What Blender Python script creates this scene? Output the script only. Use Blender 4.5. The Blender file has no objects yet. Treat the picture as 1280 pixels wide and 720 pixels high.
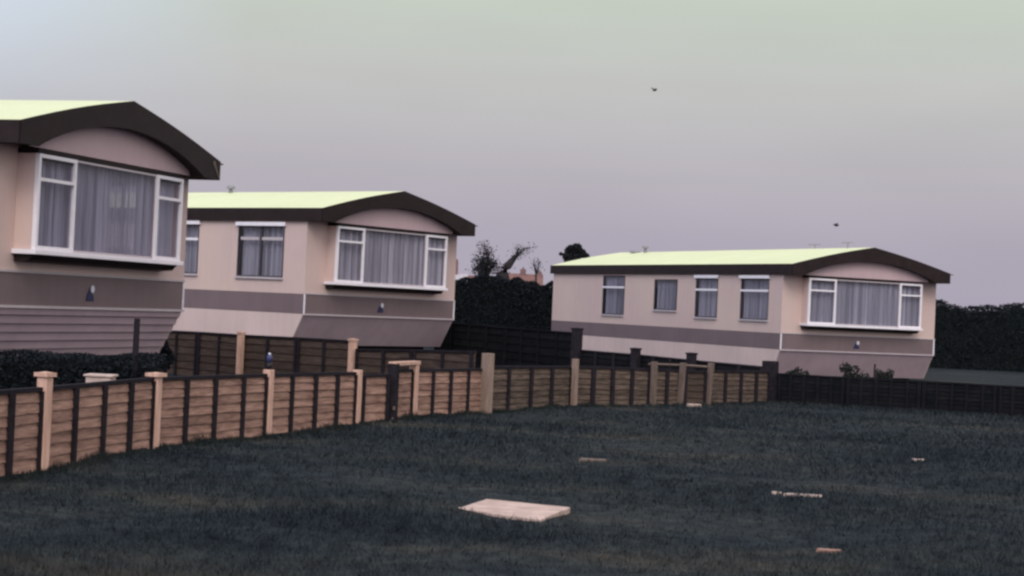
import bpy, math, random
import numpy as np
from mathutils import Vector, Matrix
random.seed(7); RNG = np.random.default_rng(7)
R = math.radians
SC = bpy.context.scene; COL = SC.collection

# ------------------------------------------------------------ camera
EYE = 1.6; F = 2085.4; PITCH = R(0.695); ROLL = R(2.607)
cam = bpy.data.cameras.new('camera'); cam_o = bpy.data.objects.new('camera', cam); COL.objects.link(cam_o)
cam.sensor_width = 36; cam.lens = F / 1280 * 36; cam.clip_start = .1; cam.clip_end = 3000
fwd = Vector((0, math.cos(PITCH), math.sin(PITCH))); up0 = Vector((0, -math.sin(PITCH), math.cos(PITCH))); rt0 = Vector((1, 0, 0))
rt = rt0 * math.cos(ROLL) + up0 * math.sin(ROLL); up = up0 * math.cos(ROLL) - rt0 * math.sin(ROLL)
m = Matrix((rt, up, -fwd)).transposed().to_4x4(); m.translation = (0, 0, EYE)
cam_o.matrix_world = m; SC.camera = cam_o

def ray(u, v):                     # direction (per unit of depth y) seen at a point of the 1280x720 photograph
    d = fwd * F + rt * (u - 640) + up * (360 - v)
    return d / d.y
def at(u, v, Y): d = ray(u, v); return Vector((d.x * Y, Y, EYE + d.z * Y))
def gnd(u, v, z=0): d = ray(u, v); Y = (z - EYE) / d.z; return Vector((d.x * Y, Y, z))

# ------------------------------------------------------------ world: overcast late-day sky
w = bpy.data.worlds.new('World'); SC.world = w; w.use_nodes = True
nt = w.node_tree; N = nt.nodes; L = nt.links; N.clear()
SUN_EL, SUN_AZ = R(42), R(184)
out = N.new('ShaderNodeOutputWorld'); bg = N.new('ShaderNodeBackground'); bg.inputs[1].default_value = 0.10
sky = N.new('ShaderNodeTexSky'); sky.sky_type = 'NISHITA'; sky.sun_disc = False
sky.sun_elevation = SUN_EL; sky.sun_rotation = SUN_AZ; sky.dust_density = 6; sky.air_density = 1.5
tc = N.new('ShaderNodeTexCoord'); sx = N.new('ShaderNodeSeparateXYZ'); L.new(tc.outputs['Generated'], sx.inputs[0])
cr = N.new('ShaderNodeValToRGB'); L.new(sx.outputs['Z'], cr.inputs[0])
e = cr.color_ramp; e.elements[0].position = 0.0; e.elements[0].color = (.41, .37, .46, 1)
e.elements[1].position = 1.0; e.elements[1].color = (1.0, .98, 1.0, 1)
for p, c in ((.045, (.43, .395, .475, 1)), (.09, (.485, .462, .50, 1)), (.135, (.53, .53, .52, 1)), (.18, (.55, .60, .53, 1)), (.5, (.86, .84, .86, 1))):
    q = e.elements.new(p); q.color = c
# slow cloud mottling, and a bluer break on the left
no = N.new('ShaderNodeTexNoise'); no.inputs['Scale'].default_value = 6.0; no.inputs['Detail'].default_value = 3; no.inputs['Roughness'].default_value = .45
mp = N.new('ShaderNodeMapping'); mp.inputs['Scale'].default_value = (1, 1, 3.5); L.new(tc.outputs['Generated'], mp.inputs[0]); L.new(mp.outputs[0], no.inputs['Vector'])
mr = N.new('ShaderNodeMapRange'); L.new(no.outputs[0], mr.inputs[0]); mr.inputs[1].default_value = .3; mr.inputs[2].default_value = .7; mr.inputs[3].default_value = .97; mr.inputs[4].default_value = 1.03
mx = N.new('ShaderNodeMix'); mx.data_type = 'RGBA'; mx.blend_type = 'MULTIPLY'; mx.inputs[0].default_value = 1
L.new(cr.outputs[0], mx.inputs[6]); L.new(mr.outputs[0], mx.inputs[7])
br = N.new('ShaderNodeMapRange'); L.new(sx.outputs['X'], br.inputs[0]); br.inputs[1].default_value = -.16; br.inputs[2].default_value = -.30; br.inputs[3].default_value = 0; br.inputs[4].default_value = 1
bm2 = N.new('ShaderNodeMapRange'); L.new(sx.outputs['Z'], bm2.inputs[0]); bm2.inputs[1].default_value = .08; bm2.inputs[2].default_value = .2
bmul = N.new('ShaderNodeMath'); bmul.operation = 'MULTIPLY'; L.new(br.outputs[0], bmul.inputs[0]); L.new(bm2.outputs[0], bmul.inputs[1])
mb = N.new('ShaderNodeMix'); mb.data_type = 'RGBA'; L.new(bmul.outputs[0], mb.inputs[0]); L.new(mx.outputs[2], mb.inputs[6]); mb.inputs[7].default_value = (.66, .74, .90, 1)
# scale cloud radiance for a Background strength of .1, then add a share of the Nishita sky above the cloud
# the cloud is thinner, so brighter, behind the viewer where the sun stands
wb = N.new('ShaderNodeMapRange'); wb.interpolation_type = 'SMOOTHSTEP'; L.new(sx.outputs['Y'], wb.inputs[0]); wb.inputs[1].default_value = .25; wb.inputs[2].default_value = -.8; wb.inputs[3].default_value = 1.0; wb.inputs[4].default_value = 1.75
wm = N.new('ShaderNodeVectorMath'); wm.operation = 'SCALE'; L.new(mb.outputs[2], wm.inputs[0]); L.new(wb.outputs[0], wm.inputs['Scale'])
sc10 = N.new('ShaderNodeVectorMath'); sc10.operation = 'SCALE'; L.new(wm.outputs[0], sc10.inputs[0]); sc10.inputs['Scale'].default_value = 10.0
mf = N.new('ShaderNodeMix'); mf.data_type = 'RGBA'; mf.inputs[0].default_value = .06
L.new(sc10.outputs[0], mf.inputs[6]); L.new(sky.outputs[0], mf.inputs[7]); L.new(mf.outputs[2], bg.inputs[0]); L.new(bg.outputs[0], out.inputs[0])
# ------------------------------------------------------------ sun through cloud
sun = bpy.data.lights.new('sun', 'SUN'); sun.energy = 1.0; sun.angle = R(25); sun.color = (1, .95, .86)
so = bpy.data.objects.new('sun', sun); COL.objects.link(so)
sd = Vector((math.sin(SUN_AZ) * math.cos(SUN_EL), math.cos(SUN_AZ) * math.cos(SUN_EL), math.sin(SUN_EL)))
so.rotation_euler = sd.to_track_quat('Z', 'Y').to_euler(); so.location = (0, 0, 60)
SC.view_settings.view_transform = 'Standard'; SC.view_settings.look = 'None'; SC.view_settings.exposure = 0.07; SC.view_settings.gamma = 1
SC.view_settings.use_curve_mapping = False
SC.cycles.pixel_filter_type = 'BLACKMAN_HARRIS'; SC.cycles.filter_width = 2.6
SC.cycles.max_bounces = 6; SC.cycles.transparent_max_bounces = 8

# ------------------------------------------------------------ materials
def mat(name, c, rough=.7, noise=0, scale=8, c2=None, bump=0, bscale=40, island=0, stretch=(1, 1, 1), metal=0, spec=.3, streak=0):
    M_ = bpy.data.materials.new(name); M_.use_nodes = True; nt = M_.node_tree; n = nt.nodes; l = nt.links
    b = n['Principled BSDF']; b.inputs['Roughness'].default_value = rough; b.inputs['Metallic'].default_value = metal
    b.inputs['Specular IOR Level'].default_value = spec
    b.inputs['Base Color'].default_value = (*c, 1)
    tc = n.new('ShaderNodeTexCoord'); mp = n.new('ShaderNodeMapping'); mp.inputs['Scale'].default_value = stretch
    l.new(tc.outputs['Object'], mp.inputs[0])
    last = None
    if noise or c2:
        no = n.new('ShaderNodeTexNoise'); no.inputs['Scale'].default_value = scale; no.inputs['Detail'].default_value = 6; no.inputs['Roughness'].default_value = .62
        l.new(mp.outputs[0], no.inputs['Vector'])
        r = n.new('ShaderNodeValToRGB'); l.new(no.outputs[0], r.inputs[0])
        r.color_ramp.elements[0].position = .32; r.color_ramp.elements[1].position = .68
        a = c if c2 else tuple(x * (1 - noise) for x in c); z = c2 if c2 else tuple(min(1, x * (1 + noise)) for x in c)
        r.color_ramp.elements[0].color = (*a, 1); r.color_ramp.elements[1].color = (*z, 1); last = r.outputs[0]
    if streak:                      # rain streaks and grime
        n2 = n.new('ShaderNodeTexNoise'); n2.inputs['Scale'].default_value = 1; n2.inputs['Detail'].default_value = 4
        m2 = n.new('ShaderNodeMapping'); m2.inputs['Scale'].default_value = (7, 7, .5); l.new(tc.outputs['Object'], m2.inputs[0]); l.new(m2.outputs[0], n2.inputs['Vector'])
        k = n.new('ShaderNodeMapRange'); l.new(n2.outputs[0], k.inputs[0]); k.inputs[1].default_value = .35; k.inputs[2].default_value = .7; k.inputs[3].default_value = 1 - streak; k.inputs[4].default_value = 1
        mm = n.new('ShaderNodeMix'); mm.data_type = 'RGBA'; mm.blend_type = 'MULTIPLY'; mm.inputs[0].default_value = 1
        if last: l.new(last, mm.inputs[6])
        else: mm.inputs[6].default_value = (*c, 1)
        l.new(k.outputs[0], mm.inputs[7]); last = mm.outputs[2]
    if island:
        g = n.new('ShaderNodeNewGeometry'); k = n.new('ShaderNodeMapRange'); l.new(g.outputs['Random Per Island'], k.inputs[0])
        k.inputs[3].default_value = 1 - island; k.inputs[4].default_value = 1 + island
        mm = n.new('ShaderNodeMix'); mm.data_type = 'RGBA'; mm.blend_type = 'MULTIPLY'; mm.inputs[0].default_value = 1
        if last: l.new(last, mm.inputs[6])
        else: mm.inputs[6].default_value = (*c, 1)
        l.new(k.outputs[0], mm.inputs[7]); last = mm.outputs[2]
    if last: l.new(last, b.inputs['Base Color'])
    if bump:
        no = n.new('ShaderNodeTexNoise'); no.inputs['Scale'].default_value = bscale; no.inputs['Detail'].default_value = 4; l.new(mp.outputs[0], no.inputs['Vector'])
        bn = n.new('ShaderNodeBump'); bn.inputs['Strength'].default_value = bump; bn.inputs['Distance'].default_value = .02
        l.new(no.outputs[0], bn.inputs['Height']); l.new(bn.outputs[0], b.inputs['Normal'])
    return M_
WALL = mat('cream_panel', (.61, .445, .435), .55, c2=(.68, .51, .455), scale=.5, streak=.03, bump=.05, bscale=3)
PEDI = mat('gable_panel', (.56, .40, .43), .55, noise=.05, scale=1.1, streak=.05)
BELT = mat('taupe_band', (.19, .135, .145), .5, noise=.08, scale=1.1, streak=.06)
SKIRT = mat('taupe_skirt', (.48, .355, .40), .55, noise=.08, scale=1.2, streak=.06)
SKIRTL = mat('pale_skirt', (.66, .50, .48), .55, noise=.06, scale=1.0, streak=.06)
FASC = mat('brown_fascia', (.024, .015, .016), .55, noise=.2, scale=5, spec=.15)
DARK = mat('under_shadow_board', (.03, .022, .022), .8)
ROOFM = mat('pale_roof_sheet', (.71, .738, .455), .5, noise=.05, scale=.5, streak=.05, bump=.06, bscale=2)
TRIM = mat('white_frame', (.86, .80, .86), .35, noise=.04, scale=9)
TRIMB = mat('pale_moulding', (.50, .43, .46), .45, noise=.06, scale=6)
FRD = mat('dark_frame', (.06, .05, .06), .5)
EMB = mat('blue_emblem', (.03, .03, .09), .35); EMW = mat('pale_emblem', (.7, .68, .8), .35)
BRICK = mat('pier_brick', (.22, .12, .09), .85, noise=.2, scale=14, bump=.4, bscale=30)
METAL = mat('roof_metal', (.25, .24, .26), .5, metal=.3)
WOODA = mat('larch_board', (.22, .125, .10), .85, c2=(.50, .305, .245), scale=3.2, stretch=(1, 1, 7), bump=.7, bscale=16, island=.3, spec=.1)
WOODB = mat('weathered_board', (.06, .044, .038), .85, c2=(.19, .135, .11), scale=4, stretch=(1, 1, 7), bump=.5, bscale=20, island=.35, spec=.1)
WOODC = mat('dark_creosote_board', (.055, .04, .036), .85, c2=(.105, .072, .06), scale=4, stretch=(1, 1, 7), bump=.4, bscale=20, island=.25, spec=.1)
WOODD = mat('black_creosote_board', (.008, .009, .012), .9, c2=(.016, .015, .018), scale=4, bump=.3, bscale=20, island=.3, spec=.05)
BATT = mat('creosoted_batten', (.022, .018, .024), .85, noise=.3, scale=10, spec=.1)
POSTL = mat('pale_softwood_post', (.50, .30, .235), .75, c2=(.74, .47, .38), scale=6, stretch=(4, 4, .6), bump=.3, bscale=25, spec=.15)
POSTM = mat('weathered_post', (.12, .088, .078), .8, c2=(.20, .145, .125), scale=6, stretch=(4, 4, .6), bump=.3, bscale=25, spec=.1)
CONC = mat('concrete_slab', (.40, .285, .25), .9, c2=(.62, .455, .405), scale=5, bump=.5, bscale=30)
POSTL2 = mat('greying_post', (.22, .155, .13), .8, c2=(.33, .24, .20), scale=6, stretch=(4, 4, .6), bump=.3, bscale=25, spec=.1)
STICK = mat('bleached_timber', (.55, .42, .38), .8, noise=.2, scale=8)
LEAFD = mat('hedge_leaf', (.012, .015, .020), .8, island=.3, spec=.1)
LEAFB = mat('scrub_leaf', (.022, .022, .027), .7, island=.4, spec=.1)
LEAFP = mat('plant_leaf', (.03, .032, .03), .7, island=.5, spec=.1)
BARK = mat('bark', (.022, .018, .021), .9, noise=.3, scale=12)
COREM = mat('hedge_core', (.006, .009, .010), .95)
HROOF = mat('far_tile_roof', (.19, .10, .09), .9, noise=.15, scale=2); HWALL = mat('far_wall', (.42, .38, .42), .9, noise=.05)
HBRICK = mat('far_brick', (.2, .12, .12), .9, noise=.15, scale=2)
GLD = mat('far_pane', (.05, .05, .06), .2)
BIRD = mat('bird_plumage', (.03, .03, .035), .8)
JAR = mat('dark_glazed_pot', (.012, .008, .012), .35); JARB = mat('blue_glaze', (.05, .055, .15), .35)

def glass():
    M_ = bpy.data.materials.new('window_glass'); M_.use_nodes = True; nt = M_.node_tree; n = nt.nodes; l = nt.links; n.clear()
    o = n.new('ShaderNodeOutputMaterial'); t = n.new('ShaderNodeBsdfTransparent'); t.inputs[0].default_value = (.82, .82, .86, 1)
    g = n.new('ShaderNodeBsdfGlossy'); g.inputs['Roughness'].default_value = .03
    fr = n.new('ShaderNodeFresnel'); fr.inputs[0].default_value = 1.52
    no = n.new('ShaderNodeTexNoise'); no.inputs['Scale'].default_value = 1.3; b = n.new('ShaderNodeBump'); b.inputs['Strength'].default_value = .08
    tc = n.new('ShaderNodeTexCoord'); l.new(tc.outputs['Object'], no.inputs['Vector']); l.new(no.outputs[0], b.inputs['Height']); l.new(b.outputs[0], g.inputs['Normal'])
    ge = n.new('ShaderNodeNewGeometry'); iv = n.new('ShaderNodeMath'); iv.operation = 'SUBTRACT'; iv.inputs[0].default_value = 1; l.new(ge.outputs['Backfacing'], iv.inputs[1])
    mu = n.new('ShaderNodeMath'); mu.operation = 'MULTIPLY'; l.new(fr.outputs[0], mu.inputs[0]); l.new(iv.outputs[0], mu.inputs[1])
    m_ = n.new('ShaderNodeMixShader'); l.new(mu.outputs[0], m_.inputs[0]); l.new(t.outputs[0], m_.inputs[1]); l.new(g.outputs[0], m_.inputs[2]); l.new(m_.outputs[0], o.inputs[0])
    return M_
GLASS = glass()
def curtain_mat(name, lo, hi, thin=.05):
    M_ = mat(name, lo, .9, c2=hi, scale=1.0, stretch=(7, 7, .12), spec=.05)  # upright streaks paint bright and shaded folds into the cloth colour
    n = M_.node_tree.nodes; l = M_.node_tree.links; t = n.new('ShaderNodeBsdfTransparent'); x = n.new('ShaderNodeMixShader'); x.inputs[0].default_value = thin
    l.new(n['Principled BSDF'].outputs[0], x.inputs[1]); l.new(t.outputs[0], x.inputs[2]); l.new(x.outputs[0], n['Material Output'].inputs[0])
    [k for k in n if k.type == 'TEX_NOISE'][0].inputs['Roughness'].default_value = .7
    cr_ = [k for k in n if k.type == 'VALTORGB'][0].color_ramp; cr_.elements[0].position = .40; cr_.elements[1].position = .66
    return M_
CURT = curtain_mat('net_curtain', (.36, .33, .35), (.90, .85, .88))
CURTN = curtain_mat('sheer_net_curtain', (.38, .35, .40), (.92, .86, .94), .2)
CURTD = curtain_mat('dim_net_curtain', (.34, .32, .345), (.76, .73, .77))

# ------------------------------------------------------------ mesh helpers
class MB:
    def __init__(s): s.v = []; s.f = []
    def add(s, vs, fs):
        k = len(s.v); s.v += [tuple(v) for v in vs]; s.f += [tuple(i + k for i in f) for f in fs]; return s
    def box(s, x0, y0, z0, x1, y1, z1):
        return s.add([(x0, y0, z0), (x1, y0, z0), (x1, y1, z0), (x0, y1, z0), (x0, y0, z1), (x1, y0, z1), (x1, y1, z1), (x0, y1, z1)],
                     [(0, 3, 2, 1), (4, 5, 6, 7), (0, 1, 5, 4), (1, 2, 6, 5), (2, 3, 7, 6), (3, 0, 4, 7)])
    def quad(s, a, b, c, d): return s.add([a, b, c, d], [(0, 1, 2, 3)])
    def prism(s, poly, y0, y1):       # polygon in x,z swept along y
        n = len(poly); vs = [(x, y0, z) for x, z in poly] + [(x, y1, z) for x, z in poly]
        fs = [tuple(range(n)), tuple(range(2 * n - 1, n - 1, -1))] + [(i, i + n, (i + 1) % n + n, (i + 1) % n) for i in range(n)]
        return s.add(vs, fs)
    def prismx(s, poly, x0, x1):      # polygon in y,z swept along x
        n = len(poly); vs = [(x0, y, z) for y, z in poly] + [(x1, y, z) for y, z in poly]
        fs = [tuple(range(n)), tuple(range(2 * n - 1, n - 1, -1))] + [(i, i + n, (i + 1) % n + n, (i + 1) % n) for i in range(n)]
        return s.add(vs, fs)
    def tube(s, pts, rs, seg=7):
        P = [Vector(p) for p in pts]; k = len(s.v); n = len(P)
        for i, p in enumerate(P):
            t = (P[min(i + 1, n - 1)] - P[max(i - 1, 0)]).normalized()
            a = t.cross(Vector((0, 0, 1)) if abs(t.z) < .9 else Vector((1, 0, 0))).normalized(); b = t.cross(a)
            for j in range(seg):
                q = 2 * math.pi * j / seg; s.v.append(tuple(p + (a * math.cos(q) + b * math.sin(q)) * rs[i]))
        for i in range(n - 1):
            for j in range(seg):
                s.f.append((k + i * seg + j, k + i * seg + (j + 1) % seg, k + (i + 1) * seg + (j + 1) % seg, k + (i + 1) * seg + j))
        s.f.append(tuple(k + j for j in range(seg))[::-1]); s.f.append(tuple(k + (n - 1) * seg + j for j in range(seg)))
        return s
    def build(s, name, m_, parent=None, smooth=False, bevel=0):
        me = bpy.data.meshes.new(name); me.from_pydata(s.v, [], s.f); me.validate()
        import bmesh
        b = bmesh.new(); b.from_mesh(me); bmesh.ops.recalc_face_normals(b, faces=b.faces); b.to_mesh(me); b.free()
        me.materials.append(m_); o = bpy.data.objects.new(name, me); COL.objects.link(o)
        if parent: o.parent = parent
        if smooth:
            for p in me.polygons: p.use_smooth = True
        if bevel:
            bv = o.modifiers.new('bevel', 'BEVEL'); bv.width = bevel; bv.segments = 2
        return o
def tag(o, label=None, cat=None, group=None, kind=None):
    for k, v in (('label', label), ('category', cat), ('group', group), ('kind', kind)):
        if v: o[k] = v
    return o
def empty(name, loc, rz=0):
    o = bpy.data.objects.new(name, None); COL.objects.link(o); o.location = loc; o.rotation_euler = (0, 0, rz); o.empty_display_size = .3; return o
def kids(o): return [c for c in bpy.data.objects if c.parent == o]
def copy_tree(o, parent=None):
    c = o.copy(); COL.objects.link(c); c.parent = parent
    for ch in kids(o): copy_tree(ch, c)
    return c
def fastmesh(name, V, Fc, m_, parent=None, size=4):
    me = bpy.data.meshes.new(name); me.vertices.add(len(V)); me.vertices.foreach_set('co', np.asarray(V, np.float32).ravel())
    nf = len(Fc); me.loops.add(nf * size); me.loops.foreach_set('vertex_index', np.asarray(Fc, np.int32).ravel())
    me.polygons.add(nf); me.polygons.foreach_set('loop_start', np.arange(0, nf * size, size, dtype=np.int32)); me.polygons.foreach_set('loop_total', np.full(nf, size, np.int32))
    me.update(calc_edges=True); me.materials.append(m_); o = bpy.data.objects.new(name, me); COL.objects.link(o)
    if parent: o.parent = parent
    return o
def leaves(name, centres, size, m_, parent=None, aspect=.55):
    C = np.asarray(centres, float); n = len(C)
    a = RNG.normal(size=(n, 3)); a /= np.linalg.norm(a, axis=1)[:, None]
    b = np.cross(a, RNG.normal(size=(n, 3))); b /= np.linalg.norm(b, axis=1)[:, None]
    s = (size * RNG.uniform(.6, 1.4, n))[:, None]
    V = np.stack([C - a * s, C - b * s * aspect, C + a * s, C + b * s * aspect], 1).reshape(-1, 3)
    return fastmesh(name, V, np.arange(4 * n).reshape(-1, 4), m_, parent)
def sm(t): t = np.clip(t, 0, 1); return t * t * (3 - 2 * t)

# ------------------------------------------------------------ ground
def gz(x, y):
    x = np.asarray(x, float); y = np.asarray(y, float)
    d = -((x + 3.63) * .943 - (y - 16.55) * .333)
    rise = .30 * sm((d - .5) / 7) * (1 - sm((x + 1) / 5)) * sm((y - 14) / 5)
    near = (y < 32) & (d < 0)
    lump = .018 * np.sin(x * 1.3 + y * .7) + .014 * np.sin(x * 2.9 - y * 1.7 + 1) + .008 * np.sin(x * 6.1 + 2) * np.sin(y * 4.3)
    return 0 * rise + lump * (1 - sm((y - 24) / 8))
def G(x, y): return float(gz(x, y))
def fine(a, b, st, lo, hi, g=1.25):
    m_ = list(np.arange(a, b, st)); s_ = st; v = a; L_ = []
    while v > lo: s_ *= g; v -= s_; L_.append(v)
    s_ = st; v = m_[-1]; H_ = []
    while v < hi: s_ *= g; v += s_; H_.append(v)
    return np.array(L_[::-1] + m_ + H_)
xs = fine(-9, 13, .16, -900, 900); ys = fine(6, 36, .16, -60, 1800)
X, Y = np.meshgrid(xs, ys); Z = gz(X, Y)
V = np.stack([X, Y, Z], -1).reshape(-1, 3); nx = len(xs); ny = len(ys)
I = (np.arange(ny - 1)[:, None] * nx + np.arange(nx - 1)[None]).ravel()
def ground_mat(name, lift):
    M_ = bpy.data.materials.new(name); M_.use_nodes = True; nt = M_.node_tree; n = nt.nodes; l = nt.links; b = n['Principled BSDF']
    b.inputs['Roughness'].default_value = .9; b.inputs['Specular IOR Level'].default_value = .08
    tc = n.new('ShaderNodeTexCoord')
    def nz(sc, det=5, st=(1, 1, 1)):
        m_ = n.new('ShaderNodeMapping'); m_.inputs['Scale'].default_value = st; l.new(tc.outputs['Object'], m_.inputs[0])
        q = n.new('ShaderNodeTexNoise'); q.inputs['Scale'].default_value = sc; q.inputs['Detail'].default_value = det; q.inputs['Roughness'].default_value = .6; l.new(m_.outputs[0], q.inputs['Vector']); return q.outputs[0]
    def ramp(s, stops):
        r = n.new('ShaderNodeValToRGB'); l.new(s, r.inputs[0]); r.color_ramp.elements[0].position = stops[0][0]; r.color_ramp.elements[0].color = (*stops[0][1], 1)
        r.color_ramp.elements[1].position = stops[-1][0]; r.color_ramp.elements[1].color = (*stops[-1][1], 1)
        for p, c in stops[1:-1]: r.color_ramp.elements.new(p).color = (*c, 1)
        return r.outputs[0]
    k = lift
    big = ramp(nz(.45, 8, (.6, 1.6, 1)), [(.34, (.015 * k, .021 * k, .028 * k)), (.46, (.025 * k, .033 * k, .041 * k)), (.57, (.038 * k, .043 * k, .046 * k)), (.69, (.068 * k, .062 * k, .057 * k))])
    sml = ramp(nz(5, 6), [(.3, (.5, .5, .55)), (.5, (.95, .95, .95)), (.72, (1.8, 1.7, 1.55))])
    mm = n.new('ShaderNodeMix'); mm.data_type = 'RGBA'; mm.blend_type = 'MULTIPLY'; mm.inputs[0].default_value = 1; l.new(big, mm.inputs[6]); l.new(sml, mm.inputs[7])
    l.new(mm.outputs[2], b.inputs['Base Color'])
    bn = n.new('ShaderNodeBump'); bn.inputs['Strength'].default_value = .8; bn.inputs['Distance'].default_value = .05; l.new(nz(14, 6), bn.inputs['Height']); l.new(bn.outputs[0], b.inputs['Normal'])
    return M_
ground = fastmesh('ground', V, np.stack([I, I + 1, I + nx + 1, I + nx], 1), ground_mat('turf_soil', .8)); tag(ground, kind='structure')
for p in ground.data.polygons: p.use_smooth = True

# rough grass blades over the plot, thinning with distance
def grass():
    n = 300000
    yy = 9.0 + (36 - 9.0) * RNG.random(n) ** 1.7; half = yy * .335 + .6
    xx = RNG.uniform(-1, 1, n) * half; k = RNG.random(n) < .24; xx = np.where(k, np.sign(xx) * (half + np.abs(RNG.normal(0, 3.0, n))), xx)
    cl = np.sin(xx * 1.1 + 3 * np.sin(yy * .4)) + np.sin(yy * 1.7 + 2 * np.sin(xx * .7)) + RNG.normal(0, .9, n)
    d = -((xx + 3.63) * .943 - (yy - 16.55) * .333)
    c0 = gnd(640, 639)
    ok = (cl > -1.4) & ~((d > .1) & (yy > 12)) 
    for q in PATCH:
        ins = np.ones(n, bool)
        for i in range(4):
            (ax, ay), (bx_, by) = q[i], q[(i + 1) % 4]; ins &= ((bx_ - ax) * (yy - ay) - (by - ay) * (xx - ax)) < .012 * math.hypot(bx_ - ax, by - ay)
        ok &= ~ins
    xx, yy, cl = xx[ok], yy[ok], cl[ok]; n = len(xx)
    z = gz(xx, yy) - .004; h = RNG.uniform(.018, .05, n) * (1 + .25 * np.clip(cl, -1, 2)) * (1 + (yy - 9) / 40)
    wd = RNG.uniform(.002, .0045, n) * (1 + (yy - 9) / 8); a = RNG.uniform(0, 2 * np.pi, n); le = RNG.uniform(.2, 1.1, n) * h; b = RNG.uniform(0, 2 * np.pi, n)
    dx, dy = np.cos(a) * wd, np.sin(a) * wd
    V = np.stack([np.stack([xx - dx, yy - dy, z], -1), np.stack([xx + dx, yy + dy, z], -1), np.stack([xx + np.cos(b) * le, yy + np.sin(b) * le, z + h], -1)], 1).reshape(-1, 3)
    o = fastmesh('grass', V, np.arange(3 * n).reshape(-1, 3), GRASSM, size=3); tag(o, 'rough dark mown grass with dry patches covering the foreground plot', 'grass', kind='stuff')
PATCH = []
GRASSM = ground_mat('grass_blade', 1.1)

# ------------------------------------------------------------ caravans
k_ = dict(W=5.425, bt=.448, fb=2.093, ft=2.39, rg=2.994, os=.06, of=.50, p=.32, bx0=.666, bx1=4.644, bz0=.759, bz1=2.03, b1=1.598, b2=3.837, zs=-.718, yb=.394)
W_, BT, FB, FT, RG, OS, OF, PP, BX0, BX1, BZ0, BZ1, B1, B2, ZS, YB = [k_[q] for q in ('W', 'bt', 'fb', 'ft', 'rg', 'os', 'of', 'p', 'bx0', 'bx1', 'bz0', 'bz1', 'b1', 'b2', 'zs', 'yb')]
def curtain(x0, x1, y, z0, z1, parent, m_, axis='x', gap=None):
    mb = MB(); n = max(24, int((x1 - x0) / .018)); ph = random.uniform(0, 9); P = []
    for i in range(n + 1):
        t = x0 + (x1 - x0) * i / n
        o = .026 * math.sin(t * 31 + ph + 1.8 * math.sin(t * 3.1 + ph)) + .014 * math.sin(t * 67 + 2 * ph)
        P.append((t, o))
    for i in range(n):
        (a, oa), (b, ob) = P[i], P[i + 1]
        q = [(a, y + oa, z0), (b, y + ob, z0), (b, y + ob * .8, z1), (a, y + oa * .8, z1)]
        if axis == 'y': q = [(v[1], v[0], v[2]) for v in q]
        mb.quad(*q)
    return mb.build('curtain', m_, parent, smooth=True)
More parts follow.
